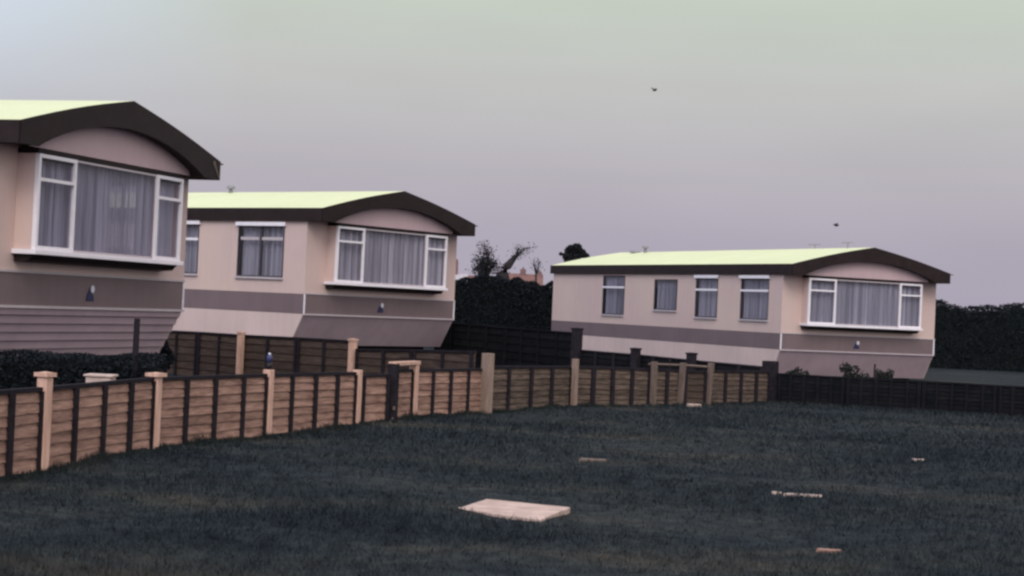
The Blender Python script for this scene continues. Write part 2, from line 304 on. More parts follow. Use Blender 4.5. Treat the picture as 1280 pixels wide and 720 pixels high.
def caravan(loc, yaw, H, LEN, wins, label, lap=False, curt=CURT, far=None):
    """local x along the gable, y to the rear, z from the ground; H lifts the band foot to its height"""
    root = empty('caravan', loc, yaw)
    tag(root, label, 'caravan', 'cream mobile homes with dark banded skirts')
    zz = lambda q: q + H
    # long left wall with real openings, gable wall, right and rear walls
    T = .05
    w_ = MB(); ys_ = sorted({T, LEN} | {q for wn in wins for q in wn[:2]})
    for a, b in zip(ys_[:-1], ys_[1:]):
        hit = [wn for wn in wins if wn[0] <= a + 1e-4 and wn[1] >= b - 1e-4]
        if hit:
            _, _, z0, z1 = hit[0][:4]
            w_.box(0, a, zz(BT), T, b, zz(z0)); w_.box(0, a, zz(z1), T, b, zz(FT - .02))
        else: w_.box(0, a, zz(BT), T, b, zz(FT - .02))
    w_.build('side_wall', WALL, root)
    w_ = MB()
    if far:
        fy0, fy1, fz0, fz1 = far
        w_.box(W_ - T, T, zz(BT), W_, LEN, zz(fz0)); w_.box(W_ - T, T, zz(fz1), W_, LEN, zz(FT - .02)); w_.box(W_ - T, T, zz(fz0), W_, fy0, zz(fz1)); w_.box(W_ - T, fy1, zz(fz0), W_, LEN, zz(fz1))
        fr = MB(); fm = (fy0 + fy1) / 2; fr.box(W_ - T, fm - .02, zz(fz0), W_, fm + .02, zz(fz1)); fw_ = fr.build('far_window_bar', FRD, root); gl = MB(); gl.box(W_ - T + .01, fy0, zz(fz0), W_ - T + .014, fm - .021, zz(fz1)); gl.build('pane', GLASS, fw_); gl = MB(); gl.box(W_ - T + .01, fm + .021, zz(fz0), W_ - T + .014, fy1, zz(fz1)); gl.build('pane', GLASS, fw_)
    else: w_.box(W_ - T, T, zz(BT), W_, LEN, zz(FT - .02))
    w_.box(T, LEN - T, zz(BT), W_ - T, LEN, zz(FT - .02))
    w_.prism([(0.02, zz(FT - .02)), (W_ - .02, zz(FT - .02)), (W_ / 2, zz(RG - .1))], LEN - T, LEN)
    w_.build('rear_wall', WALL, root)
    g = MB()   # gable wall round the bay
    g.box(0, 0, zz(BT), W_, T, zz(BZ0 - .06)); g.box(0, 0, zz(BZ0 - .06), BX0, T, zz(FT - .02)); g.box(BX1, 0, zz(BZ0 - .06), W_, T, zz(FT - .02)); g.box(BX0, 0, zz(BZ1 + .06), BX1, T, zz(FT - .02))
    g.build('gable_wall', WALL, root)
    # thin joint strips on the long wall
    yj = 1.22
    while yj < LEN - .3:
        if not any(wn[0] - .03 < yj < wn[1] + .03 for wn in wins):
            s = MB(); s.box(-.006, yj - .011, zz(BT + .03), -.0005, yj + .011, zz(FB - .01)); s.build('joint_strip', WALL, root)
        yj += 1.22
    # band and skirts
    b = MB(); b.box(-.004, 0, zz(0), .03, LEN, zz(BT)); b.box(W_ - .03, 0, zz(0), W_ + .004, LEN, zz(BT)); b.box(.03, LEN - .03, zz(0), W_ - .03, LEN, zz(BT)); b.box(.03, 0, zz(0), W_ - .03, .03, zz(BT))
    b.build('band', BELT, root)
    b = MB(); b.prismx([(0, zz(-.004)), (LEN, zz(-.004)), (LEN, zz(ZS)), (YB, zz(ZS))], 0.0, .03); b.prismx([(0, zz(-.004)), (LEN, zz(-.004)), (LEN, zz(ZS)), (YB, zz(ZS))], W_ - .03, W_)
    b.box(.03, LEN - .03, zz(ZS), W_ - .03, LEN, zz(-.004))
    b.build('side_skirt', SKIRTL, root)
    b = MB()
    if lap:
        nl = 6
        for i in range(nl):
            z1, z0 = -i / nl, -(i + 1) / nl
            y1, y0 = YB * i / nl, YB * (i + 1) / nl
            b.prismx([(y1, zz(-ZS * z1 - .004)), (y0 - .035, zz(-ZS * z0)), (y0 - .01, zz(-ZS * z0)), (y1 + .02, zz(-ZS * z1 - .004))], 0.031, W_ - .031)
    else:
        b.prismx([(0, zz(-.004)), (YB, zz(ZS)), (YB + .02, zz(ZS)), (.02, zz(-.004))], 0.031, W_ - .031)
    b.build('front_skirt', SKIRT, root)
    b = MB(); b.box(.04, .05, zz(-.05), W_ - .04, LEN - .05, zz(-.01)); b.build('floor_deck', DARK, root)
    b = MB(); b.box(.35, YB + .25, -.2, W_ - .35, YB + .29, zz(ZS) + .02); b.build('gap_shade_board', DARK, root)  # dark boards added to stand in for the shade under the skirts
    b = MB(); b.box(.30, YB + .30, -.2, .34, LEN - .3, zz(ZS) + .02); b.build('gap_shade_board', DARK, root)
    t = MB(); t.box(-.012, -.024, zz(-.03), W_ + .012, -.0, zz(.006)); t.build('lower_moulding', TRIMB, root)
    t = MB(); t.box(-.012, -.016, zz(BT - .004), W_ + .012, -.0, zz(BT + .03)); t.build('upper_moulding', TRIMB, root)
    t = MB(); t.box(-.010, -.012, zz(.008), .03, -.0002, zz(BT - .006)); t.build('corner_trim', TRIM, root); t = MB(); t.box(W_ - .03, -.012, zz(.008), W_ + .010, -.0002, zz(BT - .006)); t.build('corner_trim', TRIM, root)
    for yy_ in (1.2, LEN * .4, LEN * .7, LEN - 1):
        for xx_ in (1.1, W_ - 1.1):
            q = MB(); q.box(xx_ - .22, yy_ - .22, -.25, xx_ + .22, yy_ + .22, zz(-.052)); q.build('pier', BRICK, root)
    # roof sheets, barrel-bowed
    rs = MB(); n = 7; top = []
    for i in range(2 * n + 1):
        t_ = i / n - 1; x = W_ / 2 + t_ * (W_ / 2 + OS); z = FT + (RG - FT) * (1 - abs(t_)) + .035 * math.sin(math.pi * (1 - abs(t_)))
        top.append((x, zz(z)))
    rs.prism(top + [(x, z - .03) for x, z in top[::-1]], -OF + .005, LEN + .12)
    rs.build('roof', ROOFM, root, smooth=False)
    f = MB(); f.box(-OS - .025, -OF, zz(FB), -OS - .001, LEN + .12, zz(FT - .005)); f.box(W_ + OS + .001, -OF, zz(FB), W_ + OS + .025, LEN + .12, zz(FT - .005))
    f.box(-OS, 0, zz(FB + .01), -.001, LEN, zz(FB + .03)); f.build('side_fascia', FASC, root)
    # boxed gable overhang: bargeboard with an arched lower edge, soffit swept back to the wall
    xa, xb = BX0 - .30, BX1 + .30; arc = []
    for i in range(19):
        a = math.pi * i / 18; c = (xa + xb) / 2; arc.append((c + (xb - xa) / 2 * math.cos(a), zz(FB + .005 + (RG - .42 - FB) * math.sin(a) ** 1.9 if 0 < i < 18 else FB)))
    tp = [(x, z - .031) for x, z in top]
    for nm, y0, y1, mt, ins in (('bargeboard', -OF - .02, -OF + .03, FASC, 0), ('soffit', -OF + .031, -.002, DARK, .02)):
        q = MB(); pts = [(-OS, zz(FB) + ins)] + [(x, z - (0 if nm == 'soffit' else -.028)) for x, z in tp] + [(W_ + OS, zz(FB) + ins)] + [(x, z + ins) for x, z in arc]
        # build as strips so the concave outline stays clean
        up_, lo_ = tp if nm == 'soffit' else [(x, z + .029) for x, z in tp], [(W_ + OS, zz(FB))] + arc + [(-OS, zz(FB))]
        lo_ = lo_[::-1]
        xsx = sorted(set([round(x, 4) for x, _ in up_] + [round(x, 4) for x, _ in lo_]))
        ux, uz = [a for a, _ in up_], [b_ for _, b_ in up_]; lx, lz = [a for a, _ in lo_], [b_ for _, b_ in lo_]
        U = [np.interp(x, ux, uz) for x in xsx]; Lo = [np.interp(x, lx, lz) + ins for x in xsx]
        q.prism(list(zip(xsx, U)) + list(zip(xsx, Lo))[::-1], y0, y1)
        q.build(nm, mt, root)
    # gable panel above the bay (bay front plane), under the arch
    q = MB(); inner = [(x, z + .03) for x, z in arc if zz(BZ1) + .10 < z + .03]
    pp = [(x, max(z + .02, zz(BZ1) + .08)) for x, z in arc]
    pp = [(xb - .1, zz(BZ1) + .075)] + [(min(max(x, xa + .1), xb - .1), z) for x, z in pp if z > zz(BZ1) + .081] + [(xa + .1, zz(BZ1) + .075)]
    q.prism(pp, -PP + .0, -PP + .03); q.build('gable_panel', PEDI, root)
    # bay window
    bay = MB(); bay.box(BX0 + .002, -PP + .002, zz(BZ1 + .012), BX1 - .002, 0, zz(BZ1 + .072)); bay.build('bay_head', FASC, root)
    bay = MB(); bay.prismx([(-PP + .03, zz(BZ0 - .07)), (0, zz(BZ0 - .07)), (0, zz(BZ0 - .17)), (-PP + .10, zz(BZ0 - .15))], BX0 + .02, BX1 - .02); bay.build('bay_apron', FASC, root)
    w_ = MB(); w_.box(BX0 - .05, -PP - .05, zz(BZ0 - .068), BX1 + .05, -.001, zz(BZ0 - .004)); w_.build('sill', TRIM, root, bevel=.008)
    ck = MB(); ck.box(BX0, -PP + .05, zz(BZ0), BX0 + .03, -.001, zz(BZ1)); ck.build('bay_cheek', WALL, root); ck = MB(); ck.box(BX1 - .03, -PP + .05, zz(BZ0), BX1, -.001, zz(BZ1)); ck.build('bay_cheek', WALL, root)
    for a, b_, kind in ((BX0, B1, 'c'), (B1, B2, 'f'), (B2, BX1, 'c')):
        fr = MB(); y0, y1 = -PP - (.014 if kind == 'c' else 0), -PP + .048; e_ = .055
        if kind == 'c':
            a_, c_ = (a, b_ - .002) if a == BX0 else (a + .002, b_)
            fr.box(a_, y0, zz(BZ0), a_ + e_, y1, zz(BZ1)); fr.box(c_ - e_, y0, zz(BZ0), c_, y1, zz(BZ1))
            fr.box(a_ + e_, y0, zz(BZ0), c_ - e_, y1, zz(BZ0 + .05)); fr.box(a_ + e_, y0, zz(BZ1 - .05), c_ - e_, y1, zz(BZ1))
            zt = BZ0 + (BZ1 - BZ0) * .735; fr.box(a_ + e_, y0 - .004, zz(zt - .022), c_ - e_, y1, zz(zt + .022))
            win = fr.build('casement_window', TRIM, root)
            d = MB(); d.box(a_ + e_, -PP + .02, zz(BZ1 - .09), c_ - e_, -PP + .04, zz(BZ1 - .052)); d.build('blind_rail', FRD, win)
        else:
            fr.box(a + .001, -PP + .01, zz(BZ1 - .03), b_ - .001, y1, zz(BZ1)); fr.box(a + .001, -PP + .01, zz(BZ0), b_ - .001, y1, zz(BZ0 + .03)); fr.box(a + .001, -PP + .02, zz(BZ0 + .03), a + .02, y1, zz(BZ1 - .03)); fr.box(b_ - .02, -PP + .02, zz(BZ0 + .03), b_ - .001, y1, zz(BZ1 - .03))
            win = fr.build('picture_window', TRIMB, root)
            a_, c_ = a, b_; e_ = .02
        gl = MB(); gl.box(a_ + e_ + .001, -PP + .022, zz(BZ0 + .03), c_ - e_ - .001, -PP + .026, zz(BZ1 - .03)); gl.build('pane', GLASS, win)
    c = curtain(BX0 + .04, BX1 - .04, -PP + .13, zz(BZ0), zz(BZ1), root, curt)
    # side windows
    for wn in wins:
        y0, y1, z0, z1, head, tr, mull = wn
        fr = MB(); e_ = .03
        fr.box(-.012, y0, zz(z0), .045, y0 + e_, zz(z1)); fr.box(-.012, y1 - e_, zz(z0), .045, y1, zz(z1)); fr.box(-.012, y0 + e_, zz(z0), .045, y1 - e_, zz(z0 + e_)); fr.box(-.012, y0 + e_, zz(z1 - e_), .045, y1 - e_, zz(z1))
        if mull: fr.box(-.010, (y0 + y1) / 2 - .03, zz(z0 + e_), .04, (y0 + y1) / 2 + .03, zz(z1 - e_))
        win = fr.build('window', FRD, root)
        if head:
            h = MB(); h.box(-.07, y0 - .05, zz(z1 - .01), .0, y1 + .05, zz(z1 + .08)); h.build('head_trim', TRIM, win, bevel=.006)
        h = MB(); h.box(-.05, y0 - .02, zz(z0 - .05), .0, y1 + .02, zz(z0 - .002)); h.build('window_sill', TRIMB, win)
        if tr:
            zt = z1 - (z1 - z0) * .30; h = MB()
            if mull:
                h.box(-.02, y0 + e_, zz(zt + .02), .0, (y0 + y1) / 2 - .05, zz(zt + .09)); h.box(-.02, (y0 + y1) / 2 + .05, zz(zt + .02), .0, y1 - .1, zz(zt + .09)); h.build('transom', TRIMB, win)
            else:
                h.box(-.03, y0 + .01, zz(zt - .03), .0, y1 - .01, zz(zt + .03)); h.build('transom', TRIM, win)
        gl = MB(); gl.box(.008, y0 + e_, zz(z0 + e_), .012, y1 - e_, zz(z1 - e_)); gl.build('pane', GLASS, win)
        curtain(y0 + .03, y1 - .03, .11, zz(z0), zz(z1), win, CURTD, axis='y')
    # maker's badge: a dark swept wing with a pale head
    b = MB(); b.prism([(2.52, zz(.10)), (2.72, zz(.10)), (2.70, zz(.17)), (2.66, zz(.20)), (2.63, zz(.27)), (2.58, zz(.24)), (2.54, zz(.17))], -.018, -.001)
    em = b.build('emblem', EMB, root)
    b = MB(); b.prism([(2.66 + .05 * math.cos(a * math.pi / 6), zz(.265 + .055 * math.sin(a * math.pi / 6))) for a in range(12)], -.026, -.019); b.build('emblem_head', EMW, em)
    # gutter lip on the far eave
    b = MB(); b.box(W_ + OS + .026, -OF, zz(FT - .045), W_ + OS + .13, LEN + .1, zz(FT - .02)); b.build('gutter', POSTM, root)
    return root
def vent(root, H, x, y, s=.14, h=.16, nm='roof_vent'):
    t_ = abs(x - W_ / 2) / (W_ / 2 + OS); z = H + FT + (RG - FT) * (1 - t_)
    m_ = MB(); m_.tube([(x, y, z - .03), (x, y, z + h), ], [s * .45, s * .45], 10); m_.tube([(x, y, z + h - .01), (x, y, z + h + .05), (x, y, z + h + .07)], [s, s * .9, s * .3], 10)
    m_.build(nm, METAL, root)
mloc = (-4.6715, 37.5958); mg = G(*mloc); mH = EYE - .3383 - mg
caravM = caravan((*mloc, mg), R(53.39), mH, 13.9, [(.70, 2.19, .80, 1.98, True, True, True), (3.52, 4.75, .82, 2.0, True, True, False), (7.2, 8.5, .8, 1.98, True, True, False)],
    'middle cream caravan with pale yellow roof and white bay window, behind the brown fence')
vent(caravM, mH, W_ / 2 - .15, 5.2, .11, .12)
rloc = (7.5395, 46.501); rg_ = G(*rloc); rH = EYE - .8055 - rg_
caravR = caravan((*rloc, rg_), R(25.94), rH, 13.91, [(.66, 2.06, .80, 1.98, True, True, False), (3.29, 4.50, .80, 1.98, True, True, False), (5.57, 6.94, .97, 1.93, False, False, False), (8.83, 10.28, .75, 2.04, False, True, False)],
    'right-hand cream caravan with four side windows below its long pale roof', curt=CURTD)
vent(caravR, rH, W_ / 2 - .2, 12.6, .2, .02); vent(caravR, rH, W_ / 2 - .2, 11.9, .12, .18)
FARW = (.90, 1.40, .95, 1.95)
lloc = (-6.8302, 21.4969); lg = G(-5.3, 26.6); lH = EYE - .2656 - lg
caravL = caravan((*lloc, lg), R(73.04), lH, 13.9, [(.7, 2.1, .8, 1.98, True, True, False)],
    'nearest caravan, cut by the left edge, with lapped board skirt under its curtained bay', lap=True, curt=CURTN, far=FARW)
# bent strip of pale trim hanging on the left caravan's bargeboard
b = MB(); q = W_ - .10
b.prism([(q - .05, lH + FT - .01), (q - .03, lH + FT - .04), (q + .13, lH + FB + .03), (q + .09, lH + FB + .03), (q - .09, lH + FT - .07), (q - .10, lH + FT - .02)], -OF - .030, -OF - .021)
b.build('loose_trim', POSTM, caravL)
# wire aerials on the right caravan
def aerial(root, H, x, y, h, arms, w=.2):
    t_ = abs(x - W_ / 2) / (W_ / 2 + OS); z = H + FT + (RG - FT) * (1 - t_)
    m_ = MB(); m_.tube([(x, y, z - .02), (x + .02, y, z + h)], [.018, .014], 6)
    for i, (dz, ln) in enumerate(arms): m_.tube([(x - ln, y + .05, z + h - dz), (x + ln, y - .05, z + h - dz + .02)], [.016, .012], 5)
    m_.build('aerial', METAL, root)
aerial(caravR, rH, W_ / 2 - .1, .6, .16, [(0, .16)]); aerial(caravR, rH, W_ / 2 + 1.0, 1.0, .28, [(.02, .17), (.1, .1)]); aerial(caravR, rH, W_ / 2 + .5, 3.0, .26, [(0, .2)])

# ------------------------------------------------------------ fences
def lerp(a, b, t): return a + (b - a) * t
def panel(P, Q, zt, woods, root, nb=3, boards=7, thick=.018, battm=BATT, seed=0, cap=True, batw=.026):
    """one lapped panel between two posts; P,Q ground points, zt=(top at P, top at Q)"""
    rd = random.Random(seed); d = Vector((Q.x - P.x, Q.y - P.y, 0)); Ln = d.length; d.normalize(); n = Vector((d.y, -d.x, 0))   # towards the lawn
    if n.y > 0: n = -n
    def pt(s, o, z): v = Vector((P.x, P.y, 0)) + d * s + n * o; return (v.x, v.y, z)
    zb0, zb1 = P.z + .02, Q.z + .02
    mb = MB(); seg = 8
    for i in range(boards):
        a0, a1 = i / boards, (i + 1) / boards + .045
        sk = rd.uniform(-.012, .012); j = [rd.uniform(-.007, .007) + sk * (2 * q_ / seg - 1) for q_ in range(seg + 1)]
        top = []; bot = []
        for s in range(seg + 1):
            t = s / seg; lo, hi = lerp(zb0, zb1, t), lerp(zt[0], zt[1], t) - .02
            bot.append((t * Ln, .020, lerp(lo, hi, a0) + j[s])); top.append((t * Ln, .0, min(lerp(lo, hi, a1), hi)))
        vs = [pt(*q) for q in bot] + [pt(*q) for q in top] + [pt(q[0], q[1] - thick, q[2]) for q in bot] + [pt(q[0], q[1] - thick, q[2]) for q in top]
        m_ = seg + 1; fs = []
        for s in range(seg):
            fs += [(s, s + 1, m_ + s + 1, m_ + s), (2 * m_ + s, 3 * m_ + s, 3 * m_ + s + 1, 2 * m_ + s + 1), (s, 2 * m_ + s, 2 * m_ + s + 1, s + 1), (m_ + s, m_ + s + 1, 3 * m_ + s + 1, 3 * m_ + s)]
        fs += [(0, m_, 3 * m_, 2 * m_), (seg, 2 * m_ + seg, 3 * m_ + seg, m_ + seg)]
        mb.add(vs, fs)
    pn = mb.build('panel', woods, root)
    def bar(s0, s1, z00, z01, z10, z11, o0, o1, nm, mt):
        q = MB(); vs = [pt(s0, o0, z00), pt(s1, o0, z10), pt(s1, o1, z10), pt(s0, o1, z00), pt(s0, o0, z01), pt(s1, o0, z11), pt(s1, o1, z11), pt(s0, o1, z01)]
        q.add(vs, [(0, 3, 2, 1), (4, 5, 6, 7), (0, 1, 5, 4), (1, 2, 6, 5), (2, 3, 7, 6), (3, 0, 4, 7)]); return q.build(nm, mt, pn)
    if cap: bar(0, Ln, zt[0] - .035, zt[0], zt[1] - .035, zt[1], -.03, .034, 'capping_rail', battm)
    for i in range(nb + 2):
        t = i / (nb + 1); s = min(max(t * Ln, .05), Ln - .05) + (rd.uniform(-.02, .02) if 0 < i < nb + 1 else 0)
        zb = lerp(zb0, zb1, t) - .02; z1 = lerp(zt[0], zt[1], t) - .036; wd = batw * rd.uniform(.85, 1.3)
        tl = rd.uniform(-.012, .012)
        bar(s - wd, s + wd, zb, z1, zb, z1, .0205, .052, 'batten', battm)
    return pn
def post(P, zt, root, mt, w=.05, cap=.0, capm=None, lean=0, off=0.0):
    q = MB(); a = math.atan2(FDIR[1], FDIR[0]); ca, sa = math.cos(a), math.sin(a)
    def tr(x, y, z): return (P.x + x * ca - y * sa + lean * (z - P.z), P.y + x * sa + y * ca, z)
    def bx(mb, h, z0, z1):
        mb.add([tr(-h, -h, z0), tr(h, -h, z0), tr(h, h, z0), tr(-h, h, z0), tr(-h, -h, z1), tr(h, -h, z1), tr(h, h, z1), tr(-h, h, z1)], [(0, 3, 2, 1), (4, 5, 6, 7), (0, 1, 5, 4), (1, 2, 6, 5), (2, 3, 7, 6), (3, 0, 4, 7)])
    bx(q, w, P.z - .15, zt); o = q.build('post', mt, root, bevel=.006)
    if cap:
        c = MB(); bx(c, w + cap, zt + .0005, zt + .035); c.add([tr(-w, -w, zt + .0355), tr(w, -w, zt + .0355), tr(w, w, zt + .0355), tr(-w, w, zt + .0355), tr(0, 0, zt + .045)], [(0, 1, 4), (1, 2, 4), (2, 3, 4), (3, 0, 4), (3, 2, 1, 0)]); c.build('post_cap', capm or mt, o)
    return o
def vh(u): return 385.3 + (u - 640) * .04553
def base(u, v): p = gnd(u, v); p.z = G(p.x, p.y); return p
def ztop(u, v, P): return EYE - (v - vh(u)) * P.y / F
FDIR = (.333, .943)
# A: the near run along the lawn, from beyond the left edge to the gate
A = [(48, 588, 483), (188, 563, 471), (330, 543.5, 466.5), (442, 531, 464.5)]
pA = [base(u, v) for u, v, _ in A]
p0 = pA[0] + (pA[0] - pA[1]); p0.z = 0
fa = empty('fence', pA[1].copy()); fa.location = (0, 0, 0)
tag(fa, 'nearest low brown lapped board fence running from the left edge to the middle gate', 'fence', 'garden fences')
tp = [ztop(u, v, p) for (u, _, v), p in zip(A, pA)]
pts = [p0] + pA; tps = [tp[0]] + tp
for i in range(len(pts) - 1): panel(pts[i], pts[i + 1], (tps[i], tps[i + 1]), WOODA, fa, nb=3, seed=i + 1)
side = Vector((.943, -.333, 0)) * .024
pz = {}
for (u, vt, lean, cap) in ((48, 470, 0, .02), (188, 470, .0, .03), (330, 461.5, 0, .0), (442, 462, 0, .0)):
    i = [a[0] for a in A].index(u); P = pA[i] + side; z = ztop(u, vt, pA[i]); pz[u] = (P, z)
    post(P, z, fa, POSTL, .05, cap, POSTL, lean)
# gate in the gap with its dark post, narrow panel and pale post with a crossbar
gA, gB, gC, gD = pA[3], base(487, 527.5), base(513, 524), base(602, 516.5)
fg = empty('gate', (0, 0, 0)); tag(fg, 'small board garden gate between the pale post and the dark post', 'gate')
g0, g1 = lerp(gA, gB, .12), lerp(gA, gB, .9)
panel(g0, g1, (ztop(450, 468, g0), ztop(483, 467, g1)), WOODA, fg, nb=0, boards=5, seed=21, batw=.018)
fb_ = empty('fence', (0, 0, 0)); tag(fb_, 'brown fence stretch with a crossbar over its narrow panel, right of the small gate', 'fence', 'garden fences')
post(gB + side, ztop(487, 454, gB), fb_, BATT, .062)
post(gC + side, ztop(513, 455, gC), fb_, POSTL, .055)
q = MB(); a_, b_ = gB + side, gC + side; zc = ztop(500, 452, gC)
dd = (b_ - a_).normalized(); nn = Vector((dd.y, -dd.x, 0)) * .06; a_ = a_ - dd * .05; b_ = b_ + dd * .09
q.add([(*(a_ - nn).xy, zc - .03), (*(b_ - nn).xy, zc - .03), (*(b_ + nn).xy, zc - .03), (*(a_ + nn).xy, zc - .03), (*(a_ - nn).xy, zc + .02), (*(b_ - nn).xy, zc + .02), (*(b_ + nn).xy, zc + .02), (*(a_ + nn).xy, zc + .02)], [(0, 3, 2, 1), (4, 5, 6, 7), (0, 1, 5, 4), (1, 2, 6, 5), (2, 3, 7, 6), (3, 0, 4, 7)])
q.build('crossbar', POSTL, fb_, bevel=.005)
panel(gB, gC, (ztop(487, 461, gB), ztop(513, 461, gC)), WOODA, fb_, nb=0, seed=31)
panel(gC, gD, (ztop(513, 461, gC), ztop(602, 460, gD)), WOODA, fb_, nb=3, seed=32)
# flaked whitewash at the foot of the dark gate post
q = MB(); bx_ = gB + side + Vector((.02, -.070, 0))
for (dx, z0, z1, wd) in ((.0, .04, .07, .012), (.015, .17, .22, .016)):
    q.box(bx_.x - wd + dx, bx_.y - .026, z0, bx_.x + wd + dx, bx_.y - .012, z1)
q.build('paint_flake', POSTM, fb_)
# B: right-hand run round the lawn
Bp = [(602, 516.5, 457), (712, 509, 457), (811, 507.5, 460), (849, 507, 462)]
FDIR = (.61, .79)
fr_ = empty('fence', (0, 0, 0)); tag(fr_, 'weathered darker board fence from the wide corner post to the far gate', 'fence', 'garden fences')
pB = [base(u, v) for u, v, _ in Bp]; tB = [ztop(u, v, p) for (u, _, v), p in zip(Bp, pB)]
for i in range(3): panel(pB[i], pB[i + 1], (tB[i], tB[i + 1]), WOODB, fr_, nb=3 if i < 2 else 1, seed=40 + i, batw=.036)
for (u, vt, i, mt, w) in ((602, 441, 0, POSTL2, .07), (712, 448, 1, POSTL2, .045), (811, 451.5, 2, POSTM, .045)):
    post(pB[i] + Vector((.06, -.08, 0)), ztop(u, vt, pB[i]), fr_, mt, w, .0, lean=-.0)
g2a, g2b = base(849, 507), base(884, 506.5)
fg2 = empty('gate', (0, 0, 0)); tag(fg2, 'dark far gate between two leaning pale posts joined by a thin bar', 'gate')
panel(lerp(g2a, g2b, .08), lerp(g2a, g2b, .92), (ztop(852, 463, g2a), ztop(880, 463, g2b)), WOODC, fg2, nb=0, boards=5, seed=61, batw=.03)
for (u, P) in ((849, g2a), (884, g2b)): post(P + Vector((.0, -.08, 0)), ztop(u, 453, P), fg2, POSTM, .045, lean=.04)
q = MB(); a_, b_ = at(852, 456.5, g2a.y - .05), at(886, 459, g2b.y - .05); q.tube([a_, b_], [.025, .025], 4); q.build('crossbar', POSTM, fg2)
q = MB(); a_, b_ = at(811, 455, pB[2].y - .05), at(850, 456.5, g2a.y - .05); q.tube([a_, b_], [.02, .02], 4); q.build('handrail', POSTM, fr_)
g2c = base(961, 503.5)
fe = empty('fence', (0, 0, 0)); tag(fe, 'short board fence between the far gate and the thick dark end post', 'fence', 'garden fences')
panel(g2b, g2c, (ztop(884, 462, g2b), ztop(961, 464, g2c)), WOODB, fe, nb=3, seed=71, batw=.036)
post(g2c, ztop(961, 451, g2c), fe, BATT, .12)
# E: black fence to the right of the end post
FDIR = (1, 0)
ee = [g2c + Vector((.15, 0, 0)), base(1056, 509.5), base(1151, 515), base(1246, 521), base(1341, 526.5), base(1440, 532), base(1540, 538)]
fd = empty('fence', (0, 0, 0)); tag(fd, 'low black creosoted board fence running off to the right below the right caravan', 'fence', 'garden fences')
EU, EV = [970, 1056, 1151, 1246, 1341, 1440, 1540], [466, 471, 475.6, 481, 486, 491.5, 497]
for i in range(6): panel(ee[i], ee[i + 1], (ztop(EU[i], EV[i], ee[i]), ztop(EU[i + 1], EV[i + 1], ee[i + 1])), WOODD, fd, nb=4, seed=80 + i, battm=WOODD)
# rear fences
def gat(u, Y): p = at(u, 400, Y); p.z = G(p.x, p.y); return p
def rear(us, ds, vs, wood, label, posts, nb=2, batt=BATT, w=.05, mt=POSTM):
    f = empty('fence', (0, 0, 0)); tag(f, label, 'fence', 'garden fences')
    P = [gat(u, d) for u, d in zip(us, ds)]; T_ = [ztop(u, v, p) for u, v, p in zip(us, vs, P)]
    for i in range(len(P) - 1): panel(P[i], P[i + 1], (T_[i], T_[i + 1]), wood, f, nb=nb, seed=int(us[i]), battm=batt, boards=6)
    for (u, d, v, m_, w2) in posts: pp = gat(u, d); post(pp + Vector((0, -.07, 0)), ztop(u, v, pp), f, m_, w2, .012)
    return f
FDIR = (.8, -.6)
rear((198, 250, 303, 375, 445), (33, 32, 31, 29.8, 28.6), (412, 414.5, 418, 421.5, 425.5), WOODC, 'dark board fence under the middle caravan, left of the tall double post', ((303, 30.9, 417, POSTL, .05), (443, 28.5, 426, POSTL, .055)), nb=1)
rear((448, 520, 596), (28.4, 27.2, 26.0), (435.5, 436.5, 438.5), WOODC, 'brown back fence under the middle caravan, ending at the corner post', (), nb=1, batt=BATT)
rear((546, 634, 722), (44.5, 40.5, 36.2), (401.5, 409, 415.5), WOODD, 'black board fence crossing the gap between the middle and right caravans', ((722, 36, 412, BATT, .09),), nb=3, batt=WOODD)
rear((723, 796, 866, 958), (36, 35, 34, 32.9), (436.5, 442.5, 449.5, 458), WOODD, 'dark board fence below the pale skirt of the right caravan', ((796, 34.9, 437, BATT, .08), (866, 33.9, 443, BATT, .08)), nb=2, batt=BATT)

# ------------------------------------------------------------ things around the fences
P, z = pz[330]
pot = MB(); pot.tube([(P.x, P.y, z), (P.x, P.y, z + .02), (P.x, P.y, z + .07), (P.x, P.y, z + .085)], [.03, .036, .034, .022], 12)
po = pot.build('pot', JAR, None, smooth=True)
top_ = MB(); top_.tube([(P.x, P.y, z + .0855), (P.x, P.y, z + .12), (P.x, P.y, z + .155), (P.x, P.y, z + .17)], [.022, .034, .034, .018], 12); top_.build('lid', JARB, po, smooth=True)
k2 = MB(); k2.tube([(P.x, P.y - .0, z + .1705), (P.x, P.y, z + .185), (P.x, P.y, z + .195)], [.014, .018, .008], 10); k2.build('knob', EMW, po, smooth=True)
tag(po, 'small dark pot with a blue top standing on a pale fence post', 'pot')
P, z = gat(171, 20.0), 0
pp = MB(); z = ztop(171, 398, P); pp.tube([(P.x, P.y, P.z - .1), (P.x + .005, P.y, z)], [.042, .036], 8); o = pp.build('washing_post', BATT); tag(o, 'thin dark upright post in front of the left caravan skirt', 'post')
P = gat(134, 16.9); z = ztop(134, 468, P)
pl = MB(); pl.box(P.x - .16, P.y - .12, P.z - .02, P.x + .09, P.y + .12, z - .02); o = pl.build('crate', STICK, bevel=.01)
l_ = MB(); l_.box(P.x - .18, P.y - .14, z - .0195, P.x + .11, P.y + .14, z); l_.build('lid', STICK, o, bevel=.004)
tag(o, 'pale box just showing above the near fence at the left edge', 'box')

